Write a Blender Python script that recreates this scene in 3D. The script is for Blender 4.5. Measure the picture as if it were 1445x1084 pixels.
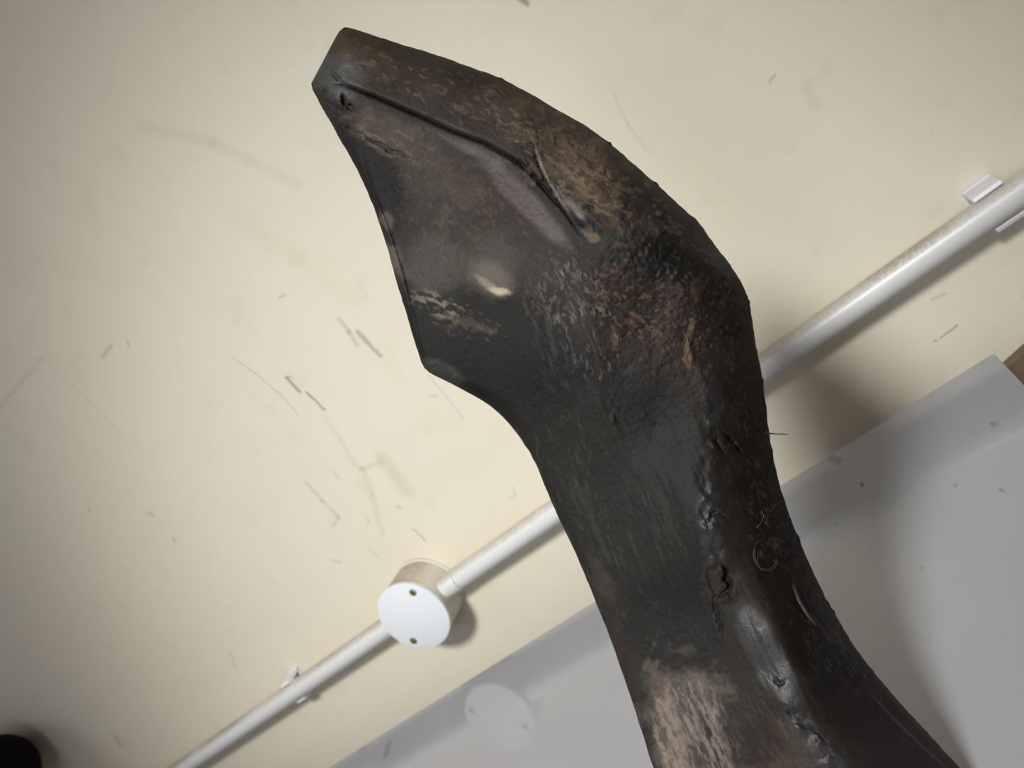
import bpy, bmesh, math, random
import numpy as np
from mathutils import Vector, Matrix

# ------------------------------------------------------------ camera, light, exposure
scn = bpy.context.scene
C = scn.collection
for o in list(bpy.data.objects):
    bpy.data.objects.remove(o)
CAM = np.array([0.4437, -0.5059, 0.2033])
RIGHT = np.array([0.69184622, 0.26453698, -0.67184001])
DOWN = np.array([-0.57475368, -0.36143271, -0.73418295])
FWD = np.array([-0.43704349, 0.89408422, -0.09801225])
FPX = 1060.8
cd = bpy.data.cameras.new('camera')
cam = bpy.data.objects.new('camera', cd); C.objects.link(cam)
cd.sensor_width = 36.0; cd.lens = FPX / 1445 * 36
m = Matrix.Identity(4)
for r in range(3):
    m[r][0] = RIGHT[r]; m[r][1] = -DOWN[r]; m[r][2] = -FWD[r]; m[r][3] = CAM[r]
cam.matrix_world = m
cd.clip_start = 0.01; cd.clip_end = 50
cd.dof.use_dof = True; cd.dof.focus_distance = 0.205; cd.dof.aperture_fstop = 26.4 / 1.1
scn.camera = cam
scn.view_settings.view_transform = 'Standard'; scn.view_settings.look = 'None'
scn.view_settings.gamma = 1; scn.view_settings.use_curve_mapping = False
scn.view_settings.exposure = 0.0
w = bpy.data.worlds.new('world'); scn.world = w; w.use_nodes = True
w.node_tree.nodes['Background'].inputs[0].default_value = (1.0, 0.84, 0.66, 1)
w.node_tree.nodes['Background'].inputs[1].default_value = 0.15

def spot(name, loc, target, power, size, angle, blend, col):
    l = bpy.data.lights.new(name, 'SPOT'); l.energy = power; l.shadow_soft_size = size
    l.spot_size = math.radians(angle); l.spot_blend = blend; l.color = col
    o = bpy.data.objects.new(name, l); C.objects.link(o); o.location = loc
    o.rotation_euler = (Vector(target) - Vector(loc)).to_track_quat('-Z', 'Y').to_euler()
    return o
def area(name, loc, target, power, sx, sy, col):
    l = bpy.data.lights.new(name, 'AREA'); l.energy = power; l.shape = 'RECTANGLE'; l.size = sx; l.size_y = sy; l.color = col
    o = bpy.data.objects.new(name, l); C.objects.link(o); o.location = loc
    o.rotation_euler = (Vector(target) - Vector(loc)).to_track_quat('-Z', 'Y').to_euler()
    return o
spot('reading_spotlight', (0.42, -1.50, 1.12), (0.09, 0.0, -0.10), 121, 0.15, 40, 1.0, (1.0, 0.985, 0.95))
area('cool_window_light', (-1.3, -1.4, 1.3), (0.4, -0.3, 0.15), 4, 0.9, 0.9, (0.80, 0.88, 1.0))
area('added_ridge_light', (0.26, -1.50, 0.34), (0.30, -0.3, 0.1), 2.4, 0.24, 0.62, (0.76, 0.86, 1.0))  # added cool panel behind the camera that gives the carving's ridge its highlight

# ------------------------------------------------------------ helpers
def lin(c):
    c = np.asarray(c, float) / 255.0
    return np.where(c <= 0.04045, c / 12.92, ((c + 0.055) / 1.055) ** 2.4)
def link(name, me, parent=None):
    o = bpy.data.objects.new(name, me); C.objects.link(o)
    if parent: o.parent = parent
    return o
def obj(name, bm, mat, parent=None, smooth=False, angle=None):
    me = bpy.data.meshes.new(name); bm.normal_update(); bm.to_mesh(me); bm.free(); me.materials.append(mat)
    if smooth:
        for p in me.polygons: p.use_smooth = True
    if angle is not None:
        me.set_sharp_from_angle(angle=math.radians(angle))
    return link(name, me, parent)
def thing(name, label, cat, loc=(0, 0, 0), group=None):
    o = bpy.data.objects.new(name, None); C.objects.link(o); o.location = loc; o.empty_display_size = 0.02
    o['label'] = label; o['category'] = cat
    if group: o['group'] = group
    return o
def box_bm(lo, hi, bevel=0.0, seg=2):
    bm = bmesh.new(); bmesh.ops.create_cube(bm, size=1)
    lo, hi = Vector(lo), Vector(hi)
    for v in bm.verts:
        v.co = Vector((lo[i] + (v.co[i] + 0.5) * (hi[i] - lo[i]) for i in range(3)))
    if bevel: bmesh.ops.bevel(bm, geom=bm.edges[:], offset=bevel, segments=seg, affect='EDGES', profile=0.6)
    return bm
def lathe_bm(profile, origin, axis, n=64):
    """profile [(distance along axis, radius)], closed at ends with radius 0."""
    a = Vector(axis).normalized(); q = a.to_track_quat('Z', 'Y'); bm = bmesh.new(); rings = []
    for d, r in profile:
        if r <= 1e-7: rings.append([bm.verts.new(Vector(origin) + a * d)])
        else: rings.append([bm.verts.new(Vector(origin) + a * d + q @ Vector((r * math.cos(2 * math.pi * k / n), r * math.sin(2 * math.pi * k / n), 0))) for k in range(n)])
    for A, B in zip(rings, rings[1:]):
        for k in range(n):
            j = (k + 1) % n
            if len(A) == 1 and len(B) > 1: bm.faces.new((A[0], B[k], B[j]))
            elif len(B) == 1 and len(A) > 1: bm.faces.new((A[k], B[0], A[j]))
            elif len(A) > 1: bm.faces.new((A[k], B[k], B[j], A[j]))
    bmesh.ops.recalc_face_normals(bm, faces=bm.faces[:])
    return bm
def tube_bm(pts, radii, n=6):
    bm = bmesh.new(); rings = []
    pts = [Vector(p) for p in pts]
    for i, p in enumerate(pts):
        t = (pts[min(i + 1, len(pts) - 1)] - pts[max(i - 1, 0)]).normalized(); q = t.to_track_quat('Z', 'Y')
        rings.append([bm.verts.new(p + q @ Vector((radii[i] * math.cos(2 * math.pi * k / n), radii[i] * math.sin(2 * math.pi * k / n), 0))) for k in range(n)])
    for A, B in zip(rings, rings[1:]):
        for k in range(n):
            j = (k + 1) % n; bm.faces.new((A[k], A[j], B[j], B[k]))
    bm.faces.new(rings[0][::-1]); bm.faces.new(rings[-1])
    return bm

# ------------------------------------------------------------ materials
def new_mat(name, rough=0.5):
    M = bpy.data.materials.new(name); M.use_nodes = True
    nt = M.node_tree; b = nt.nodes['Principled BSDF']; b.inputs['Roughness'].default_value = rough
    return M, nt, b
def N(nt, t, **kw):
    n = nt.nodes.new(t)
    for k, v in kw.items(): setattr(n, k, v)
    return n
def noise(nt, vec, scale, detail=4, rough=0.6):
    n = N(nt, 'ShaderNodeTexNoise'); n.inputs['Scale'].default_value = scale; n.inputs['Detail'].default_value = detail
    n.inputs['Roughness'].default_value = rough
    if vec: nt.links.new(vec, n.inputs['Vector'])
    return n
def ramp(nt, fac, stops):
    r = N(nt, 'ShaderNodeValToRGB'); e = r.color_ramp.elements
    for i, (p, c) in enumerate(stops):
        x = e[i] if i < 2 else e.new(p)
        x.position = p; x.color = (*c, 1) if len(c) == 3 else c
    nt.links.new(fac, r.inputs['Fac']); return r
def mixc(nt, fac, a, b, mode='MIX'):
    n = N(nt, 'ShaderNodeMix', data_type='RGBA', blend_type=mode)
    for sock, v in ((n.inputs[0], fac), (n.inputs[6], a), (n.inputs[7], b)):
        if hasattr(v, 'is_linked'): nt.links.new(v, sock)
        elif isinstance(v, (int, float)): sock.default_value = v
        else: sock.default_value = (*v, 1)
    return n.outputs[2]
def bump(nt, b, height, strength, dist):
    n = N(nt, 'ShaderNodeBump'); n.inputs['Strength'].default_value = strength; n.inputs['Distance'].default_value = dist
    nt.links.new(height, n.inputs['Height']); nt.links.new(n.outputs[0], b.inputs['Normal']); return n
def mark_group():
    g = bpy.data.node_groups.new('scuff_and_light_mark', 'ShaderNodeTree')
    for nm, tp, io in (('P', 'NodeSocketVector', 'INPUT'), ('A', 'NodeSocketVector', 'INPUT'), ('B', 'NodeSocketVector', 'INPUT'), ('W', 'NodeSocketFloat', 'INPUT'), ('Color', 'NodeSocketColor', 'INPUT'), ('Base', 'NodeSocketColor', 'INPUT'), ('S', 'NodeSocketFloat', 'INPUT'), ('Color', 'NodeSocketColor', 'OUTPUT')):
        g.interface.new_socket(nm, in_out=io, socket_type=tp)
    i = g.nodes.new('NodeGroupInput'); o = g.nodes.new('NodeGroupOutput'); L = g.links.new
    def vm(op, a, b=None):
        n = g.nodes.new('ShaderNodeVectorMath'); n.operation = op; L(a, n.inputs[0])
        if b is not None: L(b, n.inputs[1])
        return n
    pa = vm('SUBTRACT', i.outputs['P'], i.outputs['A']).outputs[0]
    ba = vm('SUBTRACT', i.outputs['B'], i.outputs['A']).outputs[0]
    d1 = vm('DOT_PRODUCT', pa, ba).outputs['Value']; d2 = vm('DOT_PRODUCT', ba, ba).outputs['Value']
    dv = g.nodes.new('ShaderNodeMath'); dv.operation = 'DIVIDE'; dv.use_clamp = True; L(d1, dv.inputs[0]); L(d2, dv.inputs[1])
    sc = g.nodes.new('ShaderNodeVectorMath'); sc.operation = 'SCALE'; L(ba, sc.inputs[0]); L(dv.outputs[0], sc.inputs['Scale'])
    ln = vm('LENGTH', vm('SUBTRACT', pa, sc.outputs[0]).outputs[0]).outputs['Value']
    q = g.nodes.new('ShaderNodeMath'); q.operation = 'DIVIDE'; L(ln, q.inputs[0]); L(i.outputs['W'], q.inputs[1])
    mr = g.nodes.new('ShaderNodeMapRange'); mr.interpolation_type = 'SMOOTHSTEP'
    mr.inputs['From Min'].default_value = 0.2; mr.inputs['From Max'].default_value = 1.6
    mr.inputs['To Min'].default_value = 1; mr.inputs['To Max'].default_value = 0; L(q.outputs[0], mr.inputs['Value'])
    mu = g.nodes.new('ShaderNodeMath'); mu.operation = 'MULTIPLY'; mu.use_clamp = True; L(mr.outputs[0], mu.inputs[0]); L(i.outputs['S'], mu.inputs[1])
    mx = g.nodes.new('ShaderNodeMix'); mx.data_type = 'RGBA'; mx.blend_type = 'MULTIPLY'
    L(mu.outputs[0], mx.inputs[0]); L(i.outputs['Base'], mx.inputs[6]); L(i.outputs['Color'], mx.inputs[7]); L(mx.outputs[2], o.inputs['Color'])
    return g
MARK = mark_group()
def add_marks(nt, vec, base, marks, ref, plane):
    refl = lin(ref)
    for a0, a1, b0, b1, wd, c, s in marks:
        n = nt.nodes.new('ShaderNodeGroup'); n.node_tree = MARK
        nt.links.new(vec, n.inputs['P']); nt.links.new(base, n.inputs['Base'])
        n.inputs['A'].default_value = (a0, 0, a1) if plane == 'xz' else (a0, a1, 0)
        n.inputs['B'].default_value = (b0, 0, b1) if plane == 'xz' else (b0, b1, 0)
        n.inputs['W'].default_value = wd; n.inputs['S'].default_value = s * 0.8
        n.inputs['Color'].default_value = (*np.clip(lin(c) / refl, 0, 1), 1)
        base = n.outputs['Color']
    return base
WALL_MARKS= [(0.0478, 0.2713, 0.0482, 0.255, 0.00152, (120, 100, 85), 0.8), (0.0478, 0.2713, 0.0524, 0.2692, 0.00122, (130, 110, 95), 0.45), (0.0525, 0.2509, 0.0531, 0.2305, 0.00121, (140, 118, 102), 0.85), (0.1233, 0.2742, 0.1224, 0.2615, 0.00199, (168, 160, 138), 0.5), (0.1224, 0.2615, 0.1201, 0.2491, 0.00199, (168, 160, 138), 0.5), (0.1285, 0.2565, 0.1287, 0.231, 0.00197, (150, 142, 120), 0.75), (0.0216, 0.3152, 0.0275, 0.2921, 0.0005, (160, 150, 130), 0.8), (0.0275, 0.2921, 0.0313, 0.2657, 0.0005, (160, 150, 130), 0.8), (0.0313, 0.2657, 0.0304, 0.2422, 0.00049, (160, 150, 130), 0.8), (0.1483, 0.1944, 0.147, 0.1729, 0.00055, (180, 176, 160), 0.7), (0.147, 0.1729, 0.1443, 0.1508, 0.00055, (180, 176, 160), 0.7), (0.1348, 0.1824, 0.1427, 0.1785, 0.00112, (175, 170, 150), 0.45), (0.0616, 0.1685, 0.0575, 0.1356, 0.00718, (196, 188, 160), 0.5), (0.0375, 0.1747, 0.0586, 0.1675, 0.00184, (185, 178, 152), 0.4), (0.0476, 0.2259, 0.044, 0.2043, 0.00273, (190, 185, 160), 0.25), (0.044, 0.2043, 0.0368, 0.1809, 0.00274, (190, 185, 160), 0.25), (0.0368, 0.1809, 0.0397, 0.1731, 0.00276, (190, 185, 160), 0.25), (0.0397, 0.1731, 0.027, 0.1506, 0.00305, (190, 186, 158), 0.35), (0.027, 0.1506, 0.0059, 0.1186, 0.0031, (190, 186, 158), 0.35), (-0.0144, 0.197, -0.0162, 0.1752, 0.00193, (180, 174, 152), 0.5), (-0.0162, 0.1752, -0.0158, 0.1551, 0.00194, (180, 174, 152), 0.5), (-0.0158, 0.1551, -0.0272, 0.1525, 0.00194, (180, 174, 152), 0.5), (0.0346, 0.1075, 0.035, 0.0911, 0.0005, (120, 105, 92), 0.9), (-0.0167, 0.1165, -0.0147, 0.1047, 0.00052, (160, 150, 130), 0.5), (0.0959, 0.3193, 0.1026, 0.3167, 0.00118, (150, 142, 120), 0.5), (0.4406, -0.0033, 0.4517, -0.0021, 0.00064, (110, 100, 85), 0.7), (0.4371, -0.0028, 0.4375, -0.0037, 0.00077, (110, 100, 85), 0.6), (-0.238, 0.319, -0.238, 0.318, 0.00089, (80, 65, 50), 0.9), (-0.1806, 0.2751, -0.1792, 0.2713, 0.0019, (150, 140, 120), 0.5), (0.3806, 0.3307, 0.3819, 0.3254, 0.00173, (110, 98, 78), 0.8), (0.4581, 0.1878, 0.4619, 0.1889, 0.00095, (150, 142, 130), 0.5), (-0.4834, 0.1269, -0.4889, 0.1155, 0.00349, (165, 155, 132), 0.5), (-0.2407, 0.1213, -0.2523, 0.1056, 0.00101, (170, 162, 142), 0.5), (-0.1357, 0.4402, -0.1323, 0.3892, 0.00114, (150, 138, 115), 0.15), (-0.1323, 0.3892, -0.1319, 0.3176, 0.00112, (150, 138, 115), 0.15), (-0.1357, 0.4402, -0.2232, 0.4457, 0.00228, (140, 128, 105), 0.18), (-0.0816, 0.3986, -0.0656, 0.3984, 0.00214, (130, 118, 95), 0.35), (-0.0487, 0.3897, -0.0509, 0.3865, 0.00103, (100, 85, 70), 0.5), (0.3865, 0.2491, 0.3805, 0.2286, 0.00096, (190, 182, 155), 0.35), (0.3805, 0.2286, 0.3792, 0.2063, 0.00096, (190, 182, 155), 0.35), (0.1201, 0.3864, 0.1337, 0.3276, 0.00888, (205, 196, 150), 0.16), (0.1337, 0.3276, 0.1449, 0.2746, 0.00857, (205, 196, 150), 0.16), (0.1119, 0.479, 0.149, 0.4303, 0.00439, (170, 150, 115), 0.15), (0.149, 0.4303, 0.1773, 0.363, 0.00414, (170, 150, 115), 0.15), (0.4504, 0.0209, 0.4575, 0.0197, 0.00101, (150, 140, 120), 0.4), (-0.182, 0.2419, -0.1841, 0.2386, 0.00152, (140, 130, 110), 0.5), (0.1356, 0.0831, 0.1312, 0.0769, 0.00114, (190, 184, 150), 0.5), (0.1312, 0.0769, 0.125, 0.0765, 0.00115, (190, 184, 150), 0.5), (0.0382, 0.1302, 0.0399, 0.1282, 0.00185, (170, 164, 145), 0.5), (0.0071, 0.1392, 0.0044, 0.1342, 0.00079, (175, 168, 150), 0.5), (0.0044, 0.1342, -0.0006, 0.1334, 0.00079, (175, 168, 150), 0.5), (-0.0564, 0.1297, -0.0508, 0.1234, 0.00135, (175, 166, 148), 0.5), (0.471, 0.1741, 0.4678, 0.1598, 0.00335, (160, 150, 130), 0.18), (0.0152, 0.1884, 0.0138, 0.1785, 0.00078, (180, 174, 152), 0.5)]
DESK_MARKS= [(0.3543, -0.0711, 0.3584, -0.0825, 0.00276, (95, 88, 78), 0.5), (0.4347, -0.1303, 0.4351, -0.1334, 0.00141, (90, 80, 80), 0.5), (0.3668, -0.1172, 0.3674, -0.121, 0.00084, (70, 65, 60), 0.8), (0.407, -0.162, 0.4073, -0.1636, 0.00076, (100, 95, 95), 0.6), (0.4219, -0.1817, 0.4226, -0.1843, 0.00072, (90, 90, 95), 0.6), (0.3486, -0.1403, 0.3486, -0.1431, 0.00101, (95, 85, 80), 0.4), (-0.0515, -0.0998, -0.0447, -0.1141, 0.0038, (100, 92, 85), 0.5), (0.3803, -0.2052, 0.3805, -0.207, 0.00052, (110, 105, 100), 0.4)]
def pos(nt, flat=None):
    g = N(nt, 'ShaderNodeNewGeometry')
    if not flat: return g.outputs['Position']
    v = N(nt, 'ShaderNodeVectorMath', operation='MULTIPLY'); v.inputs[1].default_value = flat
    nt.links.new(g.outputs['Position'], v.inputs[0]); return v.outputs[0]
# painted wall
M_wall, nt, b = new_mat('cream_wall_paint', 0.55)
P = pos(nt, (1, 0, 1))
wob = noise(nt, P, 60, 2); wv = N(nt, 'ShaderNodeVectorMath', operation='SCALE'); wv.inputs['Scale'].default_value = 0.004
sb = N(nt, 'ShaderNodeVectorMath', operation='SUBTRACT'); sb.inputs[1].default_value = (0.5, 0.5, 0.5)
nt.links.new(wob.outputs['Color'], sb.inputs[0]); nt.links.new(sb.outputs[0], wv.inputs[0])
ad = N(nt, 'ShaderNodeVectorMath', operation='ADD'); nt.links.new(P, ad.inputs[0]); nt.links.new(wv.outputs[0], ad.inputs[1])
fl = N(nt, 'ShaderNodeVectorMath', operation='MULTIPLY'); fl.inputs[1].default_value = (1, 0, 1); nt.links.new(ad.outputs[0], fl.inputs[0])
n1 = noise(nt, P, 3.2, 5, 0.55)
r1 = ramp(nt, n1.outputs['Fac'], [(0.3, (0.775, 0.715, 0.575)), (0.7, (0.80, 0.755, 0.625))])
n2 = noise(nt, P, 28, 6, 0.6)
r2 = ramp(nt, n2.outputs['Fac'], [(0.28, (0.94, 0.925, 0.89)), (0.42, (1, 1, 1))])
n3 = noise(nt, P, 150, 2, 0.5)
r3 = ramp(nt, n3.outputs['Fac'], [(0.22, (0.80, 0.76, 0.70)), (0.27, (1, 1, 1))])
c = mixc(nt, 1.0, r1.outputs[0], r2.outputs[0], 'MULTIPLY'); c = mixc(nt, 0.6, c, r3.outputs[0], 'MULTIPLY')
c = add_marks(nt, fl.outputs[0], c, WALL_MARKS, (226, 220, 198), 'xz')  # scuffs, plus broad yellowish light streaks painted into the wall colour
nt.links.new(c, b.inputs['Base Color'])
n4 = noise(nt, P, 14, 4, 0.5); bump(nt, b, n4.outputs['Fac'], 0.35, 0.004)
# white laminate
M_desk, nt, b = new_mat('white_laminate', 0.07)
P = pos(nt, (1, 1, 0))
n1 = noise(nt, P, 9, 5); r1 = ramp(nt, n1.outputs['Fac'], [(0.3, (0.335, 0.345, 0.39)), (0.7, (0.37, 0.38, 0.42))])
c = add_marks(nt, P, r1.outputs[0], DESK_MARKS, (175, 172, 172), 'xy')
nt.links.new(c, b.inputs['Base Color']); b.inputs['IOR'].default_value = 1.55
n4 = noise(nt, P, 35, 3); bump(nt, b, n4.outputs['Fac'], 0.05, 0.001)
M_edge, nt, b = new_mat('grey_desk_edging', 0.5); b.inputs['Base Color'].default_value = (0.33, 0.32, 0.31, 1)
M_leg, nt, b = new_mat('grey_painted_steel', 0.4); b.inputs['Base Color'].default_value = (0.25, 0.25, 0.26, 1)
# white plastic with dust lying on the upward sides
def plastic(name, base, dust, rough):
    M, nt, b = new_mat(name, rough)
    g = N(nt, 'ShaderNodeNewGeometry'); sx = N(nt, 'ShaderNodeSeparateXYZ'); nt.links.new(g.outputs['Normal'], sx.inputs[0])
    n = noise(nt, g.outputs['Position'], 520, 5, 0.75)
    a = N(nt, 'ShaderNodeMath', operation='MULTIPLY_ADD'); nt.links.new(n.outputs['Fac'], a.inputs[0]); a.inputs[1].default_value = 1.3
    nt.links.new(sx.outputs['Z'], a.inputs[2])
    r = ramp(nt, a.outputs[0], [(0.0, (0, 0, 0)), (1.0, (1, 1, 1))])
    mr = N(nt, 'ShaderNodeMapRange'); mr.inputs['From Min'].default_value = 1.15; mr.inputs['From Max'].default_value = 1.85
    nt.links.new(a.outputs[0], mr.inputs['Value'])
    nb = noise(nt, g.outputs['Position'], 18, 3); mm = N(nt, 'ShaderNodeMath', operation='MULTIPLY'); nt.links.new(mr.outputs[0], mm.inputs[0]); nt.links.new(nb.outputs['Fac'], mm.inputs[1])
    m2 = N(nt, 'ShaderNodeMath', operation='MULTIPLY'); m2.inputs[1].default_value = dust; nt.links.new(mm.outputs[0], m2.inputs[0]); m2.use_clamp = True
    c = mixc(nt, m2.outputs[0], base, (0.36, 0.28, 0.19)); nt.links.new(c, b.inputs['Base Color'])
    return M
M_pvc = plastic('white_conduit_plastic', (0.72, 0.73, 0.73), 1.9, 0.34)
M_lid = plastic('white_lid_plastic', (0.80, 0.83, 0.87), 0.2, 0.45)
M_body = plastic('dusty_box_plastic', (0.70, 0.67, 0.61), 3.2, 0.5)
M_clip = plastic('white_clip_plastic', (0.84, 0.84, 0.90), 0.6, 0.4)
M_brass, nt, b = new_mat('brass_screw', 0.35); b.inputs['Base Color'].default_value = (0.50, 0.34, 0.13, 1); b.inputs['Metallic'].default_value = 0.9
M_dark, nt, b = new_mat('dark_slot', 0.7); b.inputs['Base Color'].default_value = (0.02, 0.015, 0.01, 1)
M_black, nt, b = new_mat('black_rubber', 0.85); b.inputs['Base Color'].default_value = (0.006, 0.005, 0.006, 1); b.inputs['Specular IOR Level'].default_value = 0.1
M_card, nt, b = new_mat('brown_cardboard', 0.8)
n1 = noise(nt, pos(nt), 30, 6); r1 = ramp(nt, n1.outputs['Fac'], [(0.3, (0.11, 0.08, 0.055)), (0.7, (0.24, 0.18, 0.13))]); nt.links.new(r1.outputs[0], b.inputs['Base Color'])
M_floor, nt, b = new_mat('grey_floor_vinyl', 0.6)
n1 = noise(nt, pos(nt), 6, 5); r1 = ramp(nt, n1.outputs['Fac'], [(0.3, (0.22, 0.20, 0.18)), (0.7, (0.28, 0.26, 0.23))]); nt.links.new(r1.outputs[0], b.inputs['Base Color'])
# blackened wood: colour and polish painted per vertex (stains, worn patches, painted sheen and shade), grain by noise
M_wood, nt, b = new_mat('blackened_old_wood', 0.5)
att = N(nt, 'ShaderNodeAttribute'); att.attribute_name = 'stain_and_shade'
ag = N(nt, 'ShaderNodeAttribute'); ag.attribute_name = 'polish'
tc = N(nt, 'ShaderNodeTexCoord')
g1 = noise(nt, tc.outputs['Object'], 900, 5, 0.7)
g2 = noise(nt, tc.outputs['Object'], 2600, 3, 0.6)
rr = ramp(nt, g1.outputs['Fac'], [(0.3, (0.66, 0.66, 0.68)), (0.72, (1.35, 1.3, 1.22))])
c = mixc(nt, 0.75, att.outputs['Color'], rr.outputs[0], 'MULTIPLY')
rs = ramp(nt, g2.outputs['Fac'], [(0.70, (0, 0, 0)), (0.78, (1, 1, 1))])
af = N(nt, 'ShaderNodeMath', operation='MULTIPLY'); nt.links.new(rs.outputs[0], af.inputs[0]); af.inputs[1].default_value = 0.22
c = mixc(nt, af.outputs[0], c, (0.20, 0.16, 0.11)); nt.links.new(c, b.inputs['Base Color'])
mr = N(nt, 'ShaderNodeMapRange'); mr.inputs['To Min'].default_value = 0.62; mr.inputs['To Max'].default_value = 0.27
nt.links.new(ag.outputs['Fac'], mr.inputs['Value'])
a2 = N(nt, 'ShaderNodeMath', operation='MULTIPLY_ADD'); nt.links.new(g1.outputs['Fac'], a2.inputs[0]); a2.inputs[1].default_value = 0.25; nt.links.new(mr.outputs[0], a2.inputs[2])
a3 = N(nt, 'ShaderNodeMath', operation='SUBTRACT'); nt.links.new(a2.outputs[0], a3.inputs[0]); a3.inputs[1].default_value = 0.12
nt.links.new(a3.outputs[0], b.inputs['Roughness'])
ms = N(nt, 'ShaderNodeMapRange'); ms.inputs['To Min'].default_value = 0.10; ms.inputs['To Max'].default_value = 0.75
nt.links.new(ag.outputs['Fac'], ms.inputs['Value']); nt.links.new(ms.outputs[0], b.inputs['Specular IOR Level'])
g3 = noise(nt, tc.outputs['Object'], 3200, 4, 0.7)
gs = N(nt, 'ShaderNodeMath', operation='MULTIPLY_ADD'); nt.links.new(g3.outputs['Fac'], gs.inputs[0]); gs.inputs[1].default_value = 0.5; nt.links.new(g1.outputs['Fac'], gs.inputs[2])
bump(nt, b, gs.outputs[0], 0.32, 0.0006)
M_fibre, nt, b = new_mat('dark_wood_fibre', 0.6); b.inputs['Base Color'].default_value = (0.03, 0.018, 0.012, 1)
M_fibre2, nt, b = new_mat('tan_wood_fibre', 0.5); b.inputs['Base Color'].default_value = (0.10, 0.085, 0.055, 1)

# ------------------------------------------------------------ the setting
def struct(o): o['kind'] = 'structure'; return o
struct(obj('wall_back', box_bm((-2.6, 0.0, -0.75), (2.6, 0.12, 1.75)), M_wall))
struct(obj('floor', box_bm((-2.6, -2.6, -0.80), (2.6, 0.12, -0.75)), M_floor))

# ------------------------------------------------------------ desk
desk = thing('desk', 'glossy white laminate desk standing a hand\'s gap from the cream wall', 'desk', (-0.3, -0.45, -0.75))
DL = Vector((-0.3, -0.45, -0.75))
def rel(o, origin): o.location = -Vector(origin); return o
x0, x1, yf = -1.15, 0.456, -0.92
bm = box_bm((x0, yf, -0.028), (x1, -0.076, 0.0), 0.0022, 3)
for v in bm.verts:                       # the far edge runs very slightly out of parallel with the wall
    if v.co.y > -0.2: v.co.y += 0.0135 * (v.co.x - 0.0) / 0.3 * 0.55
rel(obj('tabletop', bm, M_desk, desk, True, 35), DL)
rel(obj('side_rail', box_bm((x0 + 0.05, -0.13, -0.09), (x1 - 0.05, -0.105, -0.028), 0.002), M_leg, desk), DL)
for lx in (x0 + 0.04, x1 - 0.08):
    for ly in (yf + 0.05, -0.15):
        rel(obj('leg', box_bm((lx, ly, -0.75), (lx + 0.04, ly + 0.04, -0.028), 0.003), M_leg, desk), DL)

# ------------------------------------------------------------ brown carton beyond the desk's right end
CO = Vector((0.62, -0.14, -0.75))
carton = thing('cardboard_carton', 'tall worn brown cardboard carton beyond the right end of the white desk', 'box', CO)
bm = box_bm((0.461, -0.25, -0.75), (0.80, -0.012, -0.045), 0.006, 3)
rel(obj('carton_body', bm, M_card, carton, True, 35), CO)
random.seed(4)
bm = bmesh.new(); n = 24; T = []; 
for i in range(n + 1):
    x = 0.4575 + 0.33 * i / n
    zt = -0.0245 + 0.004 * min(1, i / 2) + random.uniform(-0.0035, 0.0035)
    T.append([bm.verts.new(p) for p in ((x, -0.030, -0.06), (x, -0.034 + random.uniform(-.002, .002), zt), (x, -0.028, zt + 0.001), (x, -0.018, -0.06))])
for A, B in zip(T, T[1:]):
    for k in range(3): bm.faces.new((A[k], A[k + 1], B[k + 1], B[k]))
bm.faces.new(T[0]); bm.faces.new(T[-1][::-1])
rel(obj('carton_flap', bm, M_card, carton), CO)

# ------------------------------------------------------------ conduit run
PY, PZ, PR, SL = -0.0170, 0.0540, 0.0092, -0.0058
def pz(x): return PZ + SL * x
RB, HB, ZB = 0.0325, 0.0365, 0.0541
jb = thing('junction_box', 'round white junction box on the cream wall between two conduit pipes', 'electrical box', (0, 0, ZB)); JO = Vector((0, 0, ZB))
rel(obj('box_body', lathe_bm([(0, 0), (0, RB * 1.03), (0.0015, RB * 1.03), (0.002, RB * 0.97), (HB - 0.0045, RB * 0.97), (HB - 0.0042, RB * 0.95), (HB - 0.0042, 0)], (0, 0, ZB), (0, -1, 0), 96), M_body, jb, True, 40), JO)
lid = rel(obj('lid', lathe_bm([(HB - 0.0042, 0), (HB - 0.0042, RB * 0.985), (HB - 0.0005, RB), (HB - 0.0002, RB * 0.993), (HB, RB * 0.98), (HB, 0)], (0, 0, ZB), (0, -1, 0), 96), M_lid, jb, True, 40), JO)
for s in (1, -1):
    ang = 0.758
    c0 = Vector((s * 0.0251 * math.cos(ang), -HB, ZB + s * 0.0251 * math.sin(ang)))
    sc = obj('screw', lathe_bm([(-0.001, 0), (-0.001, 0.0026), (0.0003, 0.0026), (0.0007, 0.0019), (0.0008, 0)], (0, 0, 0), (0, -1, 0), 24), M_brass, lid, True, 40)
    sc.location = c0
    rc = obj('screw_recess', lathe_bm([(0.0, 0.0026), (0.00015, 0.0031), (0.0, 0.0032)], (0, 0, 0), (0, -1, 0), 24), M_dark, lid); rc.location = c0
    bm = box_bm((-0.0021, -0.00095, -0.00035), (0.0021, -0.0006, 0.00035))
    sl = obj('screw_slot', bm, M_dark, lid); sl.location = c0; sl.rotation_euler = (0, ang + 0.7 * s, 0)
# spouts
SR = 0.0093
for s in (1, -1):
    a, e = (0.027, 0.0475) if s > 0 else (0.027, 0.0385)
    rel(obj('spout', lathe_bm([(a, 0), (a, SR), (e - 0.0006, SR), (e, SR - 0.0005), (e, 0)], (0, PY - 0.0006, pz(s * 0.035)), (s, 0, s * SL), 48), M_clip if s < 0 else M_pvc, jb, True, 40), JO)

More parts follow.
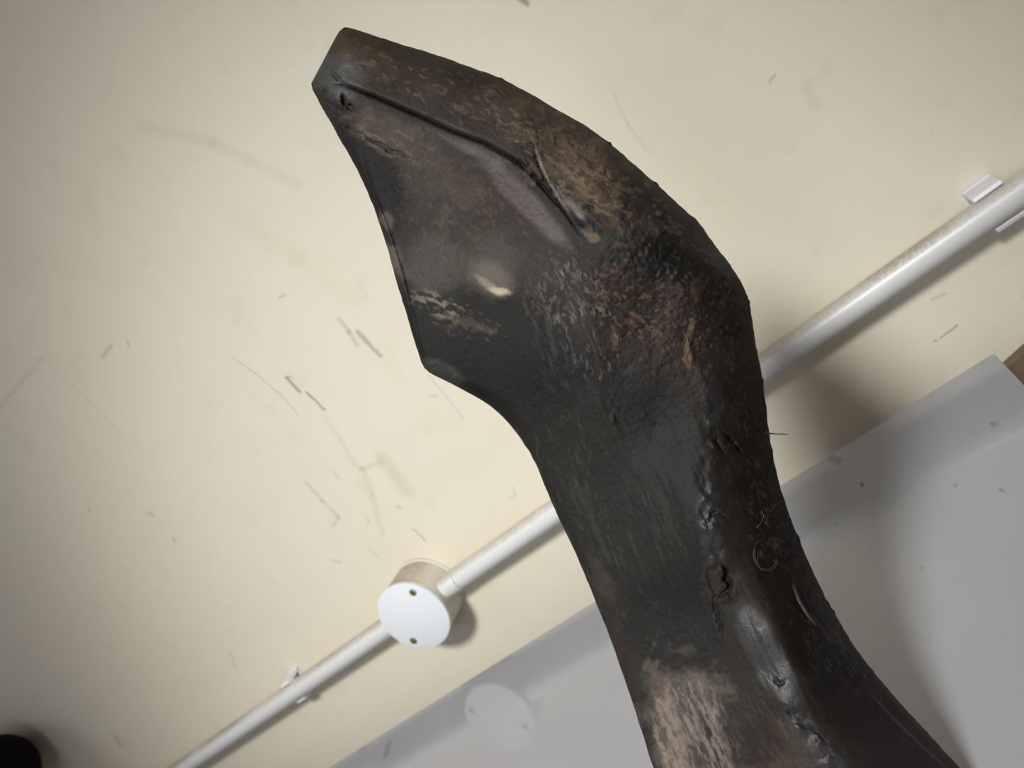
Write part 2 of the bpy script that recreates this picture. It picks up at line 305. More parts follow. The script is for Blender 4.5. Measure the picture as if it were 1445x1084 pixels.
def pipe(xa, xb, label):
    o = lathe_bm([(0, 0), (0, PR - 0.0006), (0.0004, PR), (abs(xb - xa) - 0.0004, PR), (abs(xb - xa), PR - 0.0006), (abs(xb - xa), 0)], (0, 0, 0), (1 if xb > xa else -1, 0, SL if xb > xa else -SL), 48)
    ob = obj('conduit_pipe', o, M_pvc, None, True, 40); ob.location = (xa, PY, pz(xa))
    ob['label'] = label; ob['category'] = 'conduit'; ob['group'] = 'white conduit pipes along the wall'
    return ob
pipe(0.0478, 1.9, 'white round conduit pipe right of the junction box, passing behind the dark carving')
pipe(-0.0388, -1.9, 'dusty white conduit pipe left of the junction box, running to the lower left')

def clip(x, wd, label):
    z = pz(x); O = Vector((x, 0, z)); t = thing('conduit_clip', label, 'clip', O, 'clips holding the conduit pipes')
    rel(obj('clip_base', box_bm((x - wd / 2, -0.0035, z - 0.0145), (x + wd / 2, 0, z + 0.0145), 0.0006), M_clip, t), O)
    for s in (1, -1):
        # arm hugs the pipe's side and bulges outwards
        bm = bmesh.new(); rows = []
        prof = [(0.0112, -0.0025), (0.0104, -0.008), (0.0097, -0.014), (0.0095, -0.0190), (0.0104, -0.0205), (0.0124, -0.0195), (0.0132, -0.014), (0.0135, -0.0025)]
        for xx in (-wd / 2, -wd / 2 + 0.0006, wd / 2 - 0.0006, wd / 2):
            k = 0.0004 if abs(xx) == wd / 2 else 0.0
            rows.append([bm.verts.new((x + xx, y + (k if y < -0.01 else 0), z + s * (u - k))) for u, y in prof])
        for A, B in zip(rows, rows[1:]):
            for q in range(len(prof)):
                r = (q + 1) % len(prof); bm.faces.new((A[q], A[r], B[r], B[q]))
        bm.faces.new(rows[0]); bm.faces.new(rows[-1][::-1]); bmesh.ops.recalc_face_normals(bm, faces=bm.faces[:])
        rel(obj('clip_arm', bm, M_clip, t), O)
clip(-0.192, 0.0125, 'small white clip gripping the left conduit pipe below the junction box')
clip(0.506, 0.017, 'white clip gripping the right conduit pipe by the picture\'s right edge')

# ------------------------------------------------------------ black rounded handle end, lower left
HO = Vector((-0.65, -0.055, 0.20))
hn = thing('black_handle', 'black rounded handle end hanging at the wall in the lower left corner', 'handle', HO)
d = Vector((-1, 0.0, 0.12)).normalized(); end = Vector((-0.556, -0.055, 0.180))
prof = [(0, 0)] + [(0.045 - 0.045 * math.cos(a), 0.045 * math.sin(a)) for a in np.linspace(0.15, math.pi / 2, 12)] + [(0.20, 0.043), (0.22, 0.030), (0.22, 0)]
rel(obj('grip', lathe_bm(prof, end, d, 48), M_black, hn, True, 50), HO)
rel(obj('wall_bracket', lathe_bm([(0, 0), (0, 0.014), (0.03, 0.014), (0.03, 0.03), (0.036, 0.03), (0.036, 0)], end + d * 0.12 + Vector((0, 0.019, 0)), (0, 1, 0), 24), M_black, hn, True, 40), HO)

# ------------------------------------------------------------ the carving
UNIT = 0.22 / FPX                        # one outline unit in metres
OD = 0.22
def fade(x, a, b):
    t = np.clip((x - a) / (b - a), 0, 1); return t * t * (3 - 2 * t)
_rng = np.random.RandomState(7)
_G = [_rng.rand(257, 257) for _ in range(8)]
def vnoise(x, y, k=0):
    G = _G[k % 8]; xi = np.floor(x).astype(int); yi = np.floor(y).astype(int); fx = x - xi; fy = y - yi
    fx = fx * fx * (3 - 2 * fx); fy = fy * fy * (3 - 2 * fy); a = xi % 256; c_ = yi % 256
    return (G[a, c_] * (1 - fx) + G[a + 1, c_] * fx) * (1 - fy) + (G[a, c_ + 1] * (1 - fx) + G[a + 1, c_ + 1] * fx) * fy
def fbm(x, y, s, k=0, o=4, g=0.5):
    t = 0; amp = 1; tot = 0
    for i in range(o):
        t = t + amp * vnoise(x / s + 17.3 * i + 40, y / s + 9.1 * i + 40, k + i); tot += amp; amp *= g; s /= 2.03
    return t / tot
def rot(x, y, ang):
    c_, s_ = math.cos(ang), math.sin(ang); return x * c_ + y * s_, -x * s_ + y * c_
def pdist(x, y, pl):
    """distance to a polyline, signed side of the nearest segment, position along it 0..1"""
    pl = np.array(pl, float); best = np.full(x.shape, 1e9); side = np.zeros(x.shape); tt = np.zeros(x.shape)
    seg = np.hypot(*(pl[1:] - pl[:-1]).T); cum = np.concatenate([[0], np.cumsum(seg)]); tot = cum[-1]
    for i in range(len(pl) - 1):
        ax, ay = pl[i]; bx, by = pl[i + 1] - pl[i]; L2 = bx * bx + by * by + 1e-9
        u = np.clip(((x - ax) * bx + (y - ay) * by) / L2, 0, 1)
        dd = np.hypot(x - ax - bx * u, y - ay - by * u); m_ = dd < best
        best = np.where(m_, dd, best); side = np.where(m_, np.sign(bx * (y - ay) - by * (x - ax)), side)
        tt = np.where(m_, (cum[i] + u * seg[i]) / tot, tt)
    return best, side, tt
PAIRS = np.array([(439,118,475,50),(440,123,480,43),(442,129,487,39),(447,138,503,42),(454,151,530,51),(462,165,560,61),(480,197,610,76),(500,232,665,95),(518,270,720,117),(532,305,775,148),
(546,348,825,177),(560,398,872,212),(574,445,918,252),(590,498,960,290),(597,517,990,320),(606,526,1008,344),(625,536,1025,366),(655,551,1042,391),
(690,572,1054,415),(720,600,1060,440),(742,630,1065,475),(756,655,1072,515),(774,698,1080,565),(795,745,1086,615),(817,792,1098,675),(840,848,1117,735),
(860,898,1142,795),(880,955,1172,855),(900,1015,1210,918),(922,1084,1255,975),(950,1165,1310,1035),(1000,1285,1365,1094),(1062,1423,1395,1118)], float)
def catmull(P, n):
    seg = np.hypot(*(P[1:, :2] - P[:-1, :2]).T) + np.hypot(*(P[1:, 2:] - P[:-1, 2:]).T)
    cum = np.concatenate([[0], np.cumsum(seg)]); s = np.linspace(0, cum[-1], n); out = np.zeros((n, 4))
    tan = np.zeros_like(P); tan[1:-1] = (P[2:] - P[:-2]) / (cum[2:] - cum[:-2])[:, None]; tan[0] = (P[1] - P[0]) / seg[0]; tan[-1] = (P[-1] - P[-2]) / seg[-1]
    for j, v in enumerate(s):
        i = min(np.searchsorted(cum, v, 'right') - 1, len(P) - 2); h = cum[i + 1] - cum[i]; t = (v - cum[i]) / h
        out[j] = (2*t**3-3*t**2+1)*P[i] + (t**3-2*t**2+t)*h*tan[i] + (-2*t**3+3*t**2)*P[i+1] + (t**3-t**2)*h*tan[i+1]
    return out
NS, NV, NB = 860, 270, 44
ST = catmull(PAIRS, NS)
# chipped, uneven outline
sj = np.arange(NS) * 700.0 / NS; ch = (fbm(sj * 2.2, sj * 0 + 3, 9, 1, 3) - 0.5) * 2.2 + (fbm(sj * 2.2, sj * 0 + 9, 60, 2, 2) - 0.5) * 1.5
nick = np.zeros(NS)
for q, am, wd in ((96, 3, 4), (168, 3.5, 3), (205, 3, 4), (236, 3, 5), (300, 3.5, 4), (352, 3, 4), (398, 2.5, 5), (455, 2.5, 6), (505, 4, 4), (548, 2.5, 6)): nick += am * 0.6 * np.exp(-((sj - q) / (wd * 0.45)) ** 2)
ax_ = ST[:, 2:] - ST[:, :2]; ax_ /= np.linalg.norm(ax_, axis=1)[:, None]
ST[:, 2:] += ax_ * (ch + nick * 0.8)[:, None]; ST[:, :2] += ax_ * ((fbm(sj * 2.2, sj * 0 + 30, 14, 3, 3) - 0.5) * 1.6)[:, None]
outline = np.vstack([ST[::5, :2], ST[::-5, 2:], ST[:1, :2]])
outline_open = np.vstack([ST[::-5, :2], ST[:1, :2], ST[:1, 2:], ST[::5, 2:], ST[-1:, 2:]])
CTRL = np.array([
 (500,75,52),(620,112,66),(740,168,84),(850,245,98),(930,322,104),(560,60,30),(700,110,36),(800,165,42),(900,240,46),(980,318,46),
 (455,118,36),(480,140,50),(560,175,60),(650,208,66),(730,258,82),(785,312,92),
 (620,275,34),(700,335,46),(680,400,38),(600,400,24),(640,460,34),(560,330,22),(520,245,26),(480,185,26),(600,490,22),(620,520,22),(545,300,20),(575,430,18),
 (760,420,74),(800,500,84),(850,430,98),(780,350,86),(860,600,78),(700,530,40),(650,540,24),(740,600,30),
 (930,420,104),(1000,440,92),(1050,440,34),(900,520,98),(1008,545,98),(1060,520,34),(1000,380,88),(1030,390,40),
 (755,650,18),(870,660,66),(1003,640,108),(1072,600,34),(930,600,88),
 (785,735,18),(900,740,66),(1000,735,126),(1085,690,42),(950,740,98),
 (830,845,18),(945,860,60),(1058,888,122),(1095,880,134),(1078,945,120),(1122,942,139),(1130,800,44),(1005,870,90),
 (880,960,20),(1000,985,74),(1128,992,144),(1200,920,44),
 (925,1084,20),(1060,1090,80),(1182,1070,146),(1285,1020,44),
 (1000,1280,20),(1150,1230,90),(1250,1180,140),(1350,1100,44),(1062,1420,20),(1180,1330,90),(1290,1230,140)], float)
def tps(r2): return 0.5 * r2 * np.log(r2 + 1e-9)
_c = CTRL[:, :2] / 100; _n = len(_c)
_K = tps(((_c[:, None] - _c[None]) ** 2).sum(-1)) + np.eye(_n) * 0.004
_A = np.zeros((_n + 3, _n + 3)); _A[:_n, :_n] = _K; _A[:_n, _n] = 1; _A[:_n, _n + 1:] = _c; _A[_n:, :_n] = _A[:_n, _n:].T
_w = np.linalg.solve(_A, np.concatenate([CTRL[:, 2], [0, 0, 0]]))
def base_h(x, y):
    h = _w[_n] + _w[_n + 1] * x / 100 + _w[_n + 2] * y / 100
    for i in range(_n): h = h + _w[i] * tps((x / 100 - _c[i, 0]) ** 2 + (y / 100 - _c[i, 1]) ** 2)
    return h
CREASE = [(452,122),(483,119),(530,137),(578,158),(643,187),(683,202),(735,231),(762,257),(790,290),(815,316),(838,336)]
CREVICES = [  # polyline, width, depth
 ([(463,92),(470,104),(482,117)], 2.6, 5), ([(483,131),(489,147),(500,158)], 3.2, 9), ([(447,133),(468,147),(492,162)], 4, 6),
 ([(475,172),(520,196),(560,216),(590,228)], 2.2, 4), ([(752,203),(757,222),(768,250),(785,280),(806,312),(822,330)], 2.4, 7), ([(742,222),(752,248),(768,270)], 2.0, 4),
 ([(1000,738),(1003,727),(1012,722),(1024,728)], 2.4, 7), ([(1018,796),(1026,806),(1023,818),(1031,826),(1026,836),(1010,842)], 3.2, 13), ([(1008,842),(1010,860),(1016,882),(1018,896)], 2.6, 4.5),
 ([(820,165),(832,200)], 1, 0),
 ([(975,965),(984,980)], 1, 0), ([(1112,1000),(1118,1010)], 2, 4), ([(1092,958),(1100,966),(1108,960)], 2.5, 6), ([(1125,1022),(1150,1030),(1166,1046)], 2.2, 5), ([(1020,610),(1035,622),(1048,640)], 2.5, 7), ([(1010,620),(1022,640)], 2.2, 5)]
BUMPS = [([(508,205),(528,268),(547,312),(572,388),(590,470),(599,505)], 1.7, -2.6), ([(754,205),(762,232),(775,258),(790,285),(812,315)], 2.4, 3.0), ([(1118,822),(1128,848),(1140,868),(1152,884)], 2.0, 4.5), ([(1220,940),(1260,990),(1310,1045),(1345,1084)], 4.5, 6), ([(1000,620),(1012,634)], 3, 5), ([(1022,632),(1042,628)], 2.5, 4), ([(968,470),(976,500),(978,520)], 4, 3), ([(864,585),(866,600)], 4, 3),
         ([(598,517),(615,513),(636,528),(652,543)], 2.2, 2.2)]
def detail_h(x, y):
    h = np.zeros(x.shape)
    dd, sd, tt = pdist(x, y, CREASE); wgt = fade(tt, 0.0, 0.12) * (1 - fade(tt, 0.93, 1.0)) * (0.45 + 0.55 * np.sin(np.pi * tt))
    below = sd > 0
    h += wgt * np.where(below, -6 * np.exp(-(dd / 11) ** 2) - 10 * np.exp(-(dd / 2.6) ** 2), 7 * np.exp(-(dd / 18) ** 2) * (1 - np.exp(-(dd / 4) ** 2)) - 5 * np.exp(-(dd / 2.5) ** 2))
    for pl, wd, dp in CREVICES:
        if dp == 0: continue
        dd, sd, tt = pdist(x + (fbm(x, y, 8, 2) - .5) * 9, y + (fbm(x, y, 8, 5) - .5) * 9, pl); h -= dp * np.exp(-(dd / wd) ** 2) * np.minimum(1, 4 * np.minimum(tt, 1 - tt) + 0.3)
    for pl, wd, dp in BUMPS:
        dd, sd, tt = pdist(x, y, pl); h += dp * np.exp(-(dd / wd) ** 2) * np.minimum(1, 4 * np.minimum(tt, 1 - tt) + 0.1)
    # flake broken away beside the big crack
    dd = np.hypot((x - 1012) / 14, (y - 818) / 20); h -= 5 * (1 - fade(dd + (fbm(x, y, 12, 4) - .5), 0.7, 1.1))
    # shallow gouges in the head's hollow and along the worn foot
    for cx, cy, rx, ry, an, dp in ((690,372,42,46,0.2,6),(612,372,40,38,0.1,4),(640,300,50,30,0.6,-3),(960,1030,30,70,-0.35,5),(905,640,60,120,-0.3,4),(880,560,26,60,-.1,4),(935,590,34,60,-.2,5),(1000,540,20,26,0,-5),(840,470,30,60,-.3,-4),(990,330,26,20,.8,5),(820,300,26,14,.9,-8)):
        u, v = rot(x - cx, y - cy, an); h -= dp * np.exp(-((u / rx) ** 2 + (v / ry) ** 2) ** 1.5)
    rough = 0.25 + 0.9 * np.exp(-(((x - 960) / 120) ** 2 + ((y - 420) / 130) ** 2)) + 0.9 * (1 - fade(pdist(x, y, [(700,150),(850,220),(960,330),(1050,450),(1085,620),(1130,780),(1230,930),(1350,1084)])[0], 10, 70)) * fade(y, 120, 260)
    rough = rough * (1 - 0.85 * np.exp(-(pdist(x, y, [(1052,868),(1112,985)])[0] / 30) ** 2))
    h += rough * ((fbm(x, y, 46, 0, 3) - .5) * 5 + (fbm(x, y, 12, 3, 3) - .5) * 3.2 + (fbm(x, y, 5, 6, 2) - .5) * 2.2)
    # long grain running with the shaft, pits
    u, v = rot(x, y, 1.12); h += fade(y, 420, 640) * (fbm(u / 7, v, 6, 1, 3) - .5) * 1.6
    pit = fbm(x, y, 5, 5, 2); h -= 2.4 * fade(pit, 0.74, 0.86) * np.minimum(1, rough)
    # ridge is broken by dents
    dd, sd, tt = pdist(x, y, [(1010,560),(1000,660),(1000,735),(1030,850),(1075,920),(1115,1000),(1170,1075),(1250,1180)])
    h += np.exp(-(dd / 16) ** 2) * (fbm(x, y, 22, 7, 3) - 0.5) * 14 * fade(y, 500, 560) * (1 - 0.92 * fade(y, 845, 866) * (1 - fade(y, 975, 998)))
    return h
def edge_k(d, r): q = np.clip(d / r, 0, 1); return np.sqrt(np.clip(1 - (1 - q) ** 2, 0, 1))
def world(x, y, h):
    dep = OD - h * UNIT
    return CAM[None] + (((x - 722.5) / FPX)[:, None] * RIGHT + ((y - 542) / FPX)[:, None] * DOWN + FWD[None]) * dep[:, None]
vv = np.linspace(0, 1, NV); vv = 0.5 - 0.5 * np.cos(np.pi * vv) * (0.55 + 0.45 * np.abs(np.cos(np.pi * vv))) if False else vv
vv = 0.75 * vv + 0.25 * (0.5 - 0.5 * np.cos(np.pi * vv))
FX = ST[:, 0:1] * (1 - vv) + ST[:, 2:3] * vv; FY = ST[:, 1:2] * (1 - vv) + ST[:, 3:4] * vv
fx, fy = FX.ravel(), FY.ravel()
dfr = pdist(fx, fy, outline_open)[0]
rad = 26 - 16 * np.exp(-((np.minimum(np.abs(fx - 560), 200)) / 160) ** 2) * fade(fy, 180, 230) * (1 - fade(fy, 520, 600))
rad = np.where(fx > 1e9, rad, rad)
fh = (np.maximum(base_h(fx, fy), 8) + detail_h(fx, fy)) * edge_k(dfr, rad)
vb = np.linspace(1, 0, NB)[1:-1]
BX = ST[:, 0:1] * (1 - vb) + ST[:, 2:3] * vb; BY = ST[:, 1:2] * (1 - vb) + ST[:, 3:4] * vb
bx_, by_ = BX.ravel(), BY.ravel(); dbk = pdist(bx_, by_, outline_open)[0]
bh = -(62 + 10 * (fbm(bx_, by_, 60, 2) - .5)) * edge_k(dbk, 80)
fw = world(fx, fy, fh).reshape(NS, NV, 3); bw = world(bx_, by_, bh).reshape(NS, NB - 2, 3)
ring = np.concatenate([fw, bw], axis=1); NR = ring.shape[1]
foot = ring[-1].copy(); ring[..., 2] = np.maximum(ring[..., 2], 0.0003); foot[:, 2] = 0.0
allv = np.concatenate([ring.reshape(-1, 3), foot])
i = np.arange(NS)[:, None] * NR; j = np.arange(NR)[None]; jn = (j + 1) % NR
quads = np.stack([(i + j), (i + jn), (i + jn + NR), (i + j + NR)], -1).reshape(-1, 4)
caps = [list(range(NR))[::-1], [NS * NR + k for k in range(NR)]]
BASE = Vector((float(foot[:, 0].mean()), float(foot[:, 1].mean()), 0.0))
allv = allv - np.array(BASE)
me = bpy.data.meshes.new('carving_body')
me.from_pydata(allv.tolist(), [], quads[:, ::-1].tolist() + [c_[::-1] for c_ in caps])
me.polygons.foreach_set('use_smooth', np.ones(len(me.polygons), bool)); me.materials.append(M_wood)

# stains, painted sheen and shade, and polish per vertex
X = np.concatenate([FX, BX], 1).ravel(); Y = np.concatenate([FY, BY], 1).ravel()
col = np.zeros((len(X), 3)); col[:] = lin((52, 48, 44))
pol = np.full(len(X), 0.12)
def blob(cx, cy, rx, ry, an, c_, s, nz=0.6, ns=30, k=0, gloss=None, hard=0.35):
    u, v = rot(X - cx, Y - cy, an); d_ = np.hypot(u / rx, v / ry) + (fbm(X, Y, ns, k, 4, 0.6) - 0.5) * nz * 2
    m_ = (1 - fade(d_, 1 - hard, 1 + hard)) * s
    global col, pol
    col = col * (1 - m_[:, None]) + lin(c_) * m_[:, None]
    if gloss is not None: pol = pol * (1 - m_) + gloss * m_
def streaks(cx, cy, rx, ry, an, c_, s, ang, k=1, thr=0.56, fine=4, gloss=None, stretch=9):
    u, v = rot(X - cx, Y - cy, an); d_ = np.hypot(u / rx, v / ry) + (fbm(X, Y, 40, k + 2) - 0.5) * 0.8
    a_, b_ = rot(X, Y, ang); f_ = fbm(a_ / stretch, b_, fine, k, 4, 0.6)
    m_ = (1 - fade(d_, 0.6, 1.15)) * fade(f_, thr, thr + 0.1) * s
    global col, pol
    col = col * (1 - m_[:, None]) + lin(c_) * m_[:, None]
    if gloss is not None: pol = pol * (1 - m_) + gloss * m_
def stroke(pl, wd, c_, s, gloss=None):
    global col, pol
    q = np.array(pl, float); m0 = (X > q[:, 0].min() - 8) & (X < q[:, 0].max() + 8) & (Y > q[:, 1].min() - 8) & (Y < q[:, 1].max() + 8)
    if not m0.any(): return
    d_, _, t_ = pdist(X[m0], Y[m0], pl); m_ = np.exp(-(d_ / wd) ** 2) * s * np.minimum(1, 5 * np.minimum(t_, 1 - t_) + 0.15)
    col[m0] = col[m0] * (1 - m_[:, None]) + lin(c_) * m_[:, None]
    if gloss is not None: pol[m0] = pol[m0] * (1 - m_) + gloss * m_
# head: brown rim above the crease, olive-brown hollow, near-black lower cheek and shaft
blob(640,130,330,75,0.38,(66,58,49),0.9,0.3,60,1)
blob(520,90,40,30,0.3,(88,72,55),0.7,0.8,20,2)
blob(480,110,40,30,0.3,(68,68,70),0.8,0.5,30,3,0.5)  # lit blue-grey nub of the tip painted into the colour
blob(620,300,150,110,0.7,(66,62,54),0.85,0.3,50,2)
blob(700,300,110,60,0.9,(70,60,52),0.7,0.4,50,5)
blob(560,200,85,26,0.45,(98,86,74),0.75,0.9,26,4)
blob(600,240,40,30,0.3,(88,82,68),0.6,0.9,20,6)
blob(650,265,36,22,0.3,(92,82,66),0.5,1.0,14,1)
blob(742,287,88,14,0.80,(96,82,84),0.75,0.35,40,3,0.55)  # purple-grey sheen below the crease painted into the colour, next line too
blob(665,205,70,12,0.50,(86,80,78),0.6,0.5,30,3,0.5)
blob(522,262,42,86,-0.42,(33,32,32),0.92,0.35,30,6,0.1)
blob(820,230,95,46,0.75,(100,84,66),0.75,1.1,24,0)
blob(850,265,50,30,0.8,(112,92,72),0.6,1.1,16,4)
blob(760,175,70,22,0.45,(92,80,62),0.6,1.2,16,2)
blob(690,150,60,18,0.3,(84,76,60),0.5,1.3,12,7)
blob(834,330,14,7,0.7,(134,112,86),0.8,0.9,8,1)
blob(900,310,60,22,0.6,(86,68,52),0.6,1.2,14,5)
blob(990,330,40,24,0.8,(50,48,46),0.8,0.5,20,2)
blob(930,370,70,36,0.1,(24,24,26),0.85,0.6,40,1,0.35)
blob(910,270,40,60,-0.7,(44,43,45),0.6,0.6,40,1)
blob(640,475,120,62,0.35,(32,32,32),0.92,0.35,40,3,0.1)
blob(720,500,90,90,0,(32,32,33),0.9,0.35,40,4,0.1)
blob(612,372,40,40,0,(92,90,80),0.75,0.4,24,2)
blob(690,365,44,44,0,(88,83,74),0.7,0.45,24,5)
blob(692,392,30,20,0.5,(112,104,88),0.7,0.3,14,1,0.35,0.5)
blob(690,403,22,5,0.62,(150,138,112),0.9,0.4,10,1,0.35,0.5)
blob(706,411,14,5,0.15,(214,198,162),0.9,0.5,8,4,0.35,0.4)
blob(545,312,9,14,-0.4,(104,94,84),0.8,0.5,10,1)
blob(556,366,10,20,-0.4,(112,98,84),0.85,0.6,10,2)
streaks(618,432,44,18,0.45,(150,134,108),0.8,0.35,3,0.52,5,None,3)
blob(660,455,40,6,0.35,(92,80,62),0.6,1.4,7,5)
blob(625,525,30,12,0.5,(74,72,70),0.8,0.3,20,2)
# elbow: scuffed brown and charcoal
blob(900,440,66,96,-0.2,(50,40,33),0.85,0.9,30,2)
blob(985,470,60,110,-0.1,(54,46,40),0.8,0.7,30,6)
blob(1040,470,26,130,-0.1,(48,34,27),0.8,0.6,24,3)
blob(1010,500,40,40,0,(66,60,52),0.5,1.0,14,3)
streaks(890,420,50,90,-.2,(120,84,54),0.75,0.3,3,0.56,5,None,1.4)
streaks(980,440,60,110,-.2,(104,76,52),0.6,0.9,5,0.60,4,None,1.6)
streaks(1030,560,30,180,-.1,(96,78,56),0.6,1.0,2,0.62,4,None,2)
streaks(800,400,60,60,.4,(106,94,76),0.75,1.1,2,0.55,4,None,2.2)
streaks(800,480,60,110,-.2,(74,73,70),0.4,1.25,6,0.56,4,0.4,6)
blob(971,505,5,16,-0.1,(128,92,60),0.8,0.5,8,1)
blob(865,592,5,22,0.05,(126,114,84),0.8,0.9,6,2)
blob(867,480,4,24,-0.15,(108,84,58),0.75,1.2,6,5)
blob(972,480,4,26,0.15,(130,106,76),0.7,1.3,6,3)
blob(990,400,22,8,-0.9,(110,84,60),0.5,1.2,8,3)
blob(880,560,26,60,-.1,(46,47,50),0.6,0.5,30,3,0.45)
# shaft
blob(870,720,110,170,-0.42,(44,43,40),0.9,0.3,60,2,0.12)
blob(930,640,60,120,-0.3,(38,38,39),0.8,0.3,60,5,0.18)
streaks(860,760,110,210,-.42,(66,64,54),0.6,1.2,4,0.58,5,None,9)
streaks(900,900,70,120,-.42,(60,52,42),0.5,1.2,1,0.55,6,None,9)
blob(850,820,12,40,-0.4,(78,72,58),0.6,0.6,20,2)
blob(880,930,14,90,-0.36,(66,52,42),0.6,0.7,20,4)
blob(960,870,70,80,-0.3,(36,35,34),0.7,0.4,50,2,0.15)
blob(1110,760,50,160,-0.35,(30,21,18),0.95,0.4,30,1,0.1)  # shade of the shaft's right face painted in, next two lines too
blob(1085,600,26,90,-0.1,(36,26,22),0.85,0.4,30,1,0.1)
blob(1180,920,66,130,-0.6,(28,20,17),0.95,0.4,30,6,0.1)
blob(1240,1030,90,36,0.75,(52,34,32),0.7,0.6,40,2,0.15)
blob(1090,800,70,30,1.2,(36,30,30),0.6,0.8,20,2)
streaks(1080,740,36,70,-.2,(100,80,52),0.75,1.0,7,0.60,4,None,2.4)
streaks(1190,920,60,60,-.6,(104,92,74),0.55,1.0,3,0.61,4,None,3)
blob(1008,818,15,24,0.1,(60,54,48),0.75,1.1,8,3,0.1)
blob(1003,740,16,60,-0.05,(48,50,56),0.8,0.4,20,3,0.8)  # bluish ridge and flange highlights painted into colour and polish, down to the streaks
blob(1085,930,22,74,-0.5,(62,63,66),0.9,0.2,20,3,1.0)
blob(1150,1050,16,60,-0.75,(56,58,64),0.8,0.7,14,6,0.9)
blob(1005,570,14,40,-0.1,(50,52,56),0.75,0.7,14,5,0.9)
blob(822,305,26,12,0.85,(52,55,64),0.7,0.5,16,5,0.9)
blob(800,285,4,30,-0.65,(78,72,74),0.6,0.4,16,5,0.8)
streaks(1075,910,26,80,-.5,(30,30,32),0.7,1.05,5,0.66,4,0.4,5)
# worn light wood at the foot
blob(990,1040,70,104,-0.42,(108,98,86),0.92,0.45,24,3,0.3,0.25)
blob(1040,1120,110,110,-0.5,(84,72,58),0.85,0.5,30,2,0.3)
blob(1050,1030,52,60,-0.5,(50,41,34),0.85,0.5,24,4,0.3)
blob(945,1040,16,95,-0.22,(165,140,116),0.8,0.6,14,2,0.3)
streaks(985,1040,50,90,-.4,(140,130,118),0.85,1.12,2,0.50,5,None,9)
streaks(1060,1050,60,60,-.5,(108,92,68),0.4,0.95,4,0.58,4,None,8)
blob(925,960,12,26,-0.3,(84,70,56),0.7,0.6,14,2)
blob(925,1010,6,60,-0.3,(70,70,60),0.7,0.8,10,3)

# mottled flaking on the rim, then painted light and shade at the tip
streaks(800,220,130,60,0.75,(128,108,84),0.75,0.5,1,0.56,7,None,1.8)
streaks(850,270,70,44,0.8,(142,116,90),0.7,0.6,6,0.54,9,None,1.6)
streaks(700,150,110,34,0.4,(116,106,80),0.7,0.3,4,0.63,5,None,2.5)
streaks(520,85,46,26,0.4,(120,96,70),0.7,0.3,5,0.58,6,None,2)
streaks(560,205,70,24,0.45,(128,110,94),0.6,0.45,2,0.55,7,None,3.5)
streaks(650,290,90,70,0.6,(104,92,68),0.5,0.9,3,0.60,6,None,3)
streaks(940,320,40,26,0.8,(112,106,96),0.7,0.5,7,0.58,5,None,2)
blob(459,127,5,4,0,(20,20,22),0.9,0.4,8,1)  # shade of a small dent painted as a dark spot
blob(470,120,22,14,0.5,(74,74,74),0.6,0.7,12,2,0.4)  # more of the tip's lit grey painted in

# fine scratches, fibres and flecks, plus the painted crease shadow
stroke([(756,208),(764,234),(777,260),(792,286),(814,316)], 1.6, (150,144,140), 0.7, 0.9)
stroke([(748,236),(762,262),(784,292)], 1.3, (24,22,22), 0.8)
stroke([(452,124),(483,119),(530,138),(578,159),(643,188),(683,203),(735,232),(762,258),(790,291),(815,317)], 1.8, (16,15,15), 0.8)  # shadow line along the crease painted into the colour
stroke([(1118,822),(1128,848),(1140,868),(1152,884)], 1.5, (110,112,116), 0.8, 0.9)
stroke([(1225,975),(1262,1016),(1300,1052),(1340,1088)], 1.5, (96,74,70), 0.6, 0.6)
stroke([(1140,860),(1170,900),(1190,912),(1210,930)], 1.6, (92,80,60), 0.6)
def strokes(n, cx, cy, rx, ry, an, ang, sp, ln, c_, s, wd=1.2, seed=3):
    g_ = np.random.RandomState(seed)
    for _ in range(n):
        r_ = math.sqrt(g_.rand()); a_ = g_.rand() * 6.283; u, v = r_ * rx * math.cos(a_), r_ * ry * math.sin(a_)
        x_ = cx + u * math.cos(an) - v * math.sin(an); y_ = cy + u * math.sin(an) + v * math.cos(an)
        t_ = ang + (g_.rand() - .5) * sp; l_ = ln * (0.4 + g_.rand()); k_ = (g_.rand() - .5) * l_ * 0.4
        dx, dy = math.cos(t_) * l_ / 2, math.sin(t_) * l_ / 2
        stroke([(x_ - dx, y_ - dy), (x_ + dy * 0 + k_ * math.sin(t_), y_ - k_ * math.cos(t_)), (x_ + dx, y_ + dy)], wd * (0.7 + 0.6 * g_.rand()), c_, s * (0.5 + 0.5 * g_.rand()))
strokes(70, 700, 160, 170, 36, 0.42, 0.5, 1.6, 9, (140,130,100), 0.6, 1.1, 3)
strokes(50, 860, 250, 110, 46, 0.75, 0.7, 1.8, 9, (150,126,98), 0.6, 1.2, 4)
strokes(40, 860, 240, 130, 50, 0.75, 0.7, 1.4, 12, (26,24,22), 0.7, 1.2, 5)
strokes(40, 530, 110, 60, 40, 0.3, 0.4, 1.2, 10, (30,27,25), 0.6, 1.1, 6)
strokes(60, 650, 300, 100, 70, 0.5, 0.8, 1.2, 8, (118,108,84), 0.45, 1.0, 7)
strokes(70, 820, 450, 50, 90, -0.3, 1.25, 1.0, 11, (150,146,132), 0.6, 1.0, 8)
strokes(60, 960, 440, 90, 100, 0, 1.0, 3.0, 8, (140,104,72), 0.6, 1.1, 9)
strokes(50, 820, 700, 50, 150, -0.35, 1.2, 0.5, 14, (84,82,66), 0.55, 1.1, 10)
strokes(60, 920, 820, 90, 130, -0.4, 1.15, 0.6, 12, (72,70,60), 0.5, 1.1, 11)
strokes(60, 1150, 850, 46, 150, -0.45, 1.0, 1.2, 10, (110,92,66), 0.5, 1.0, 12)
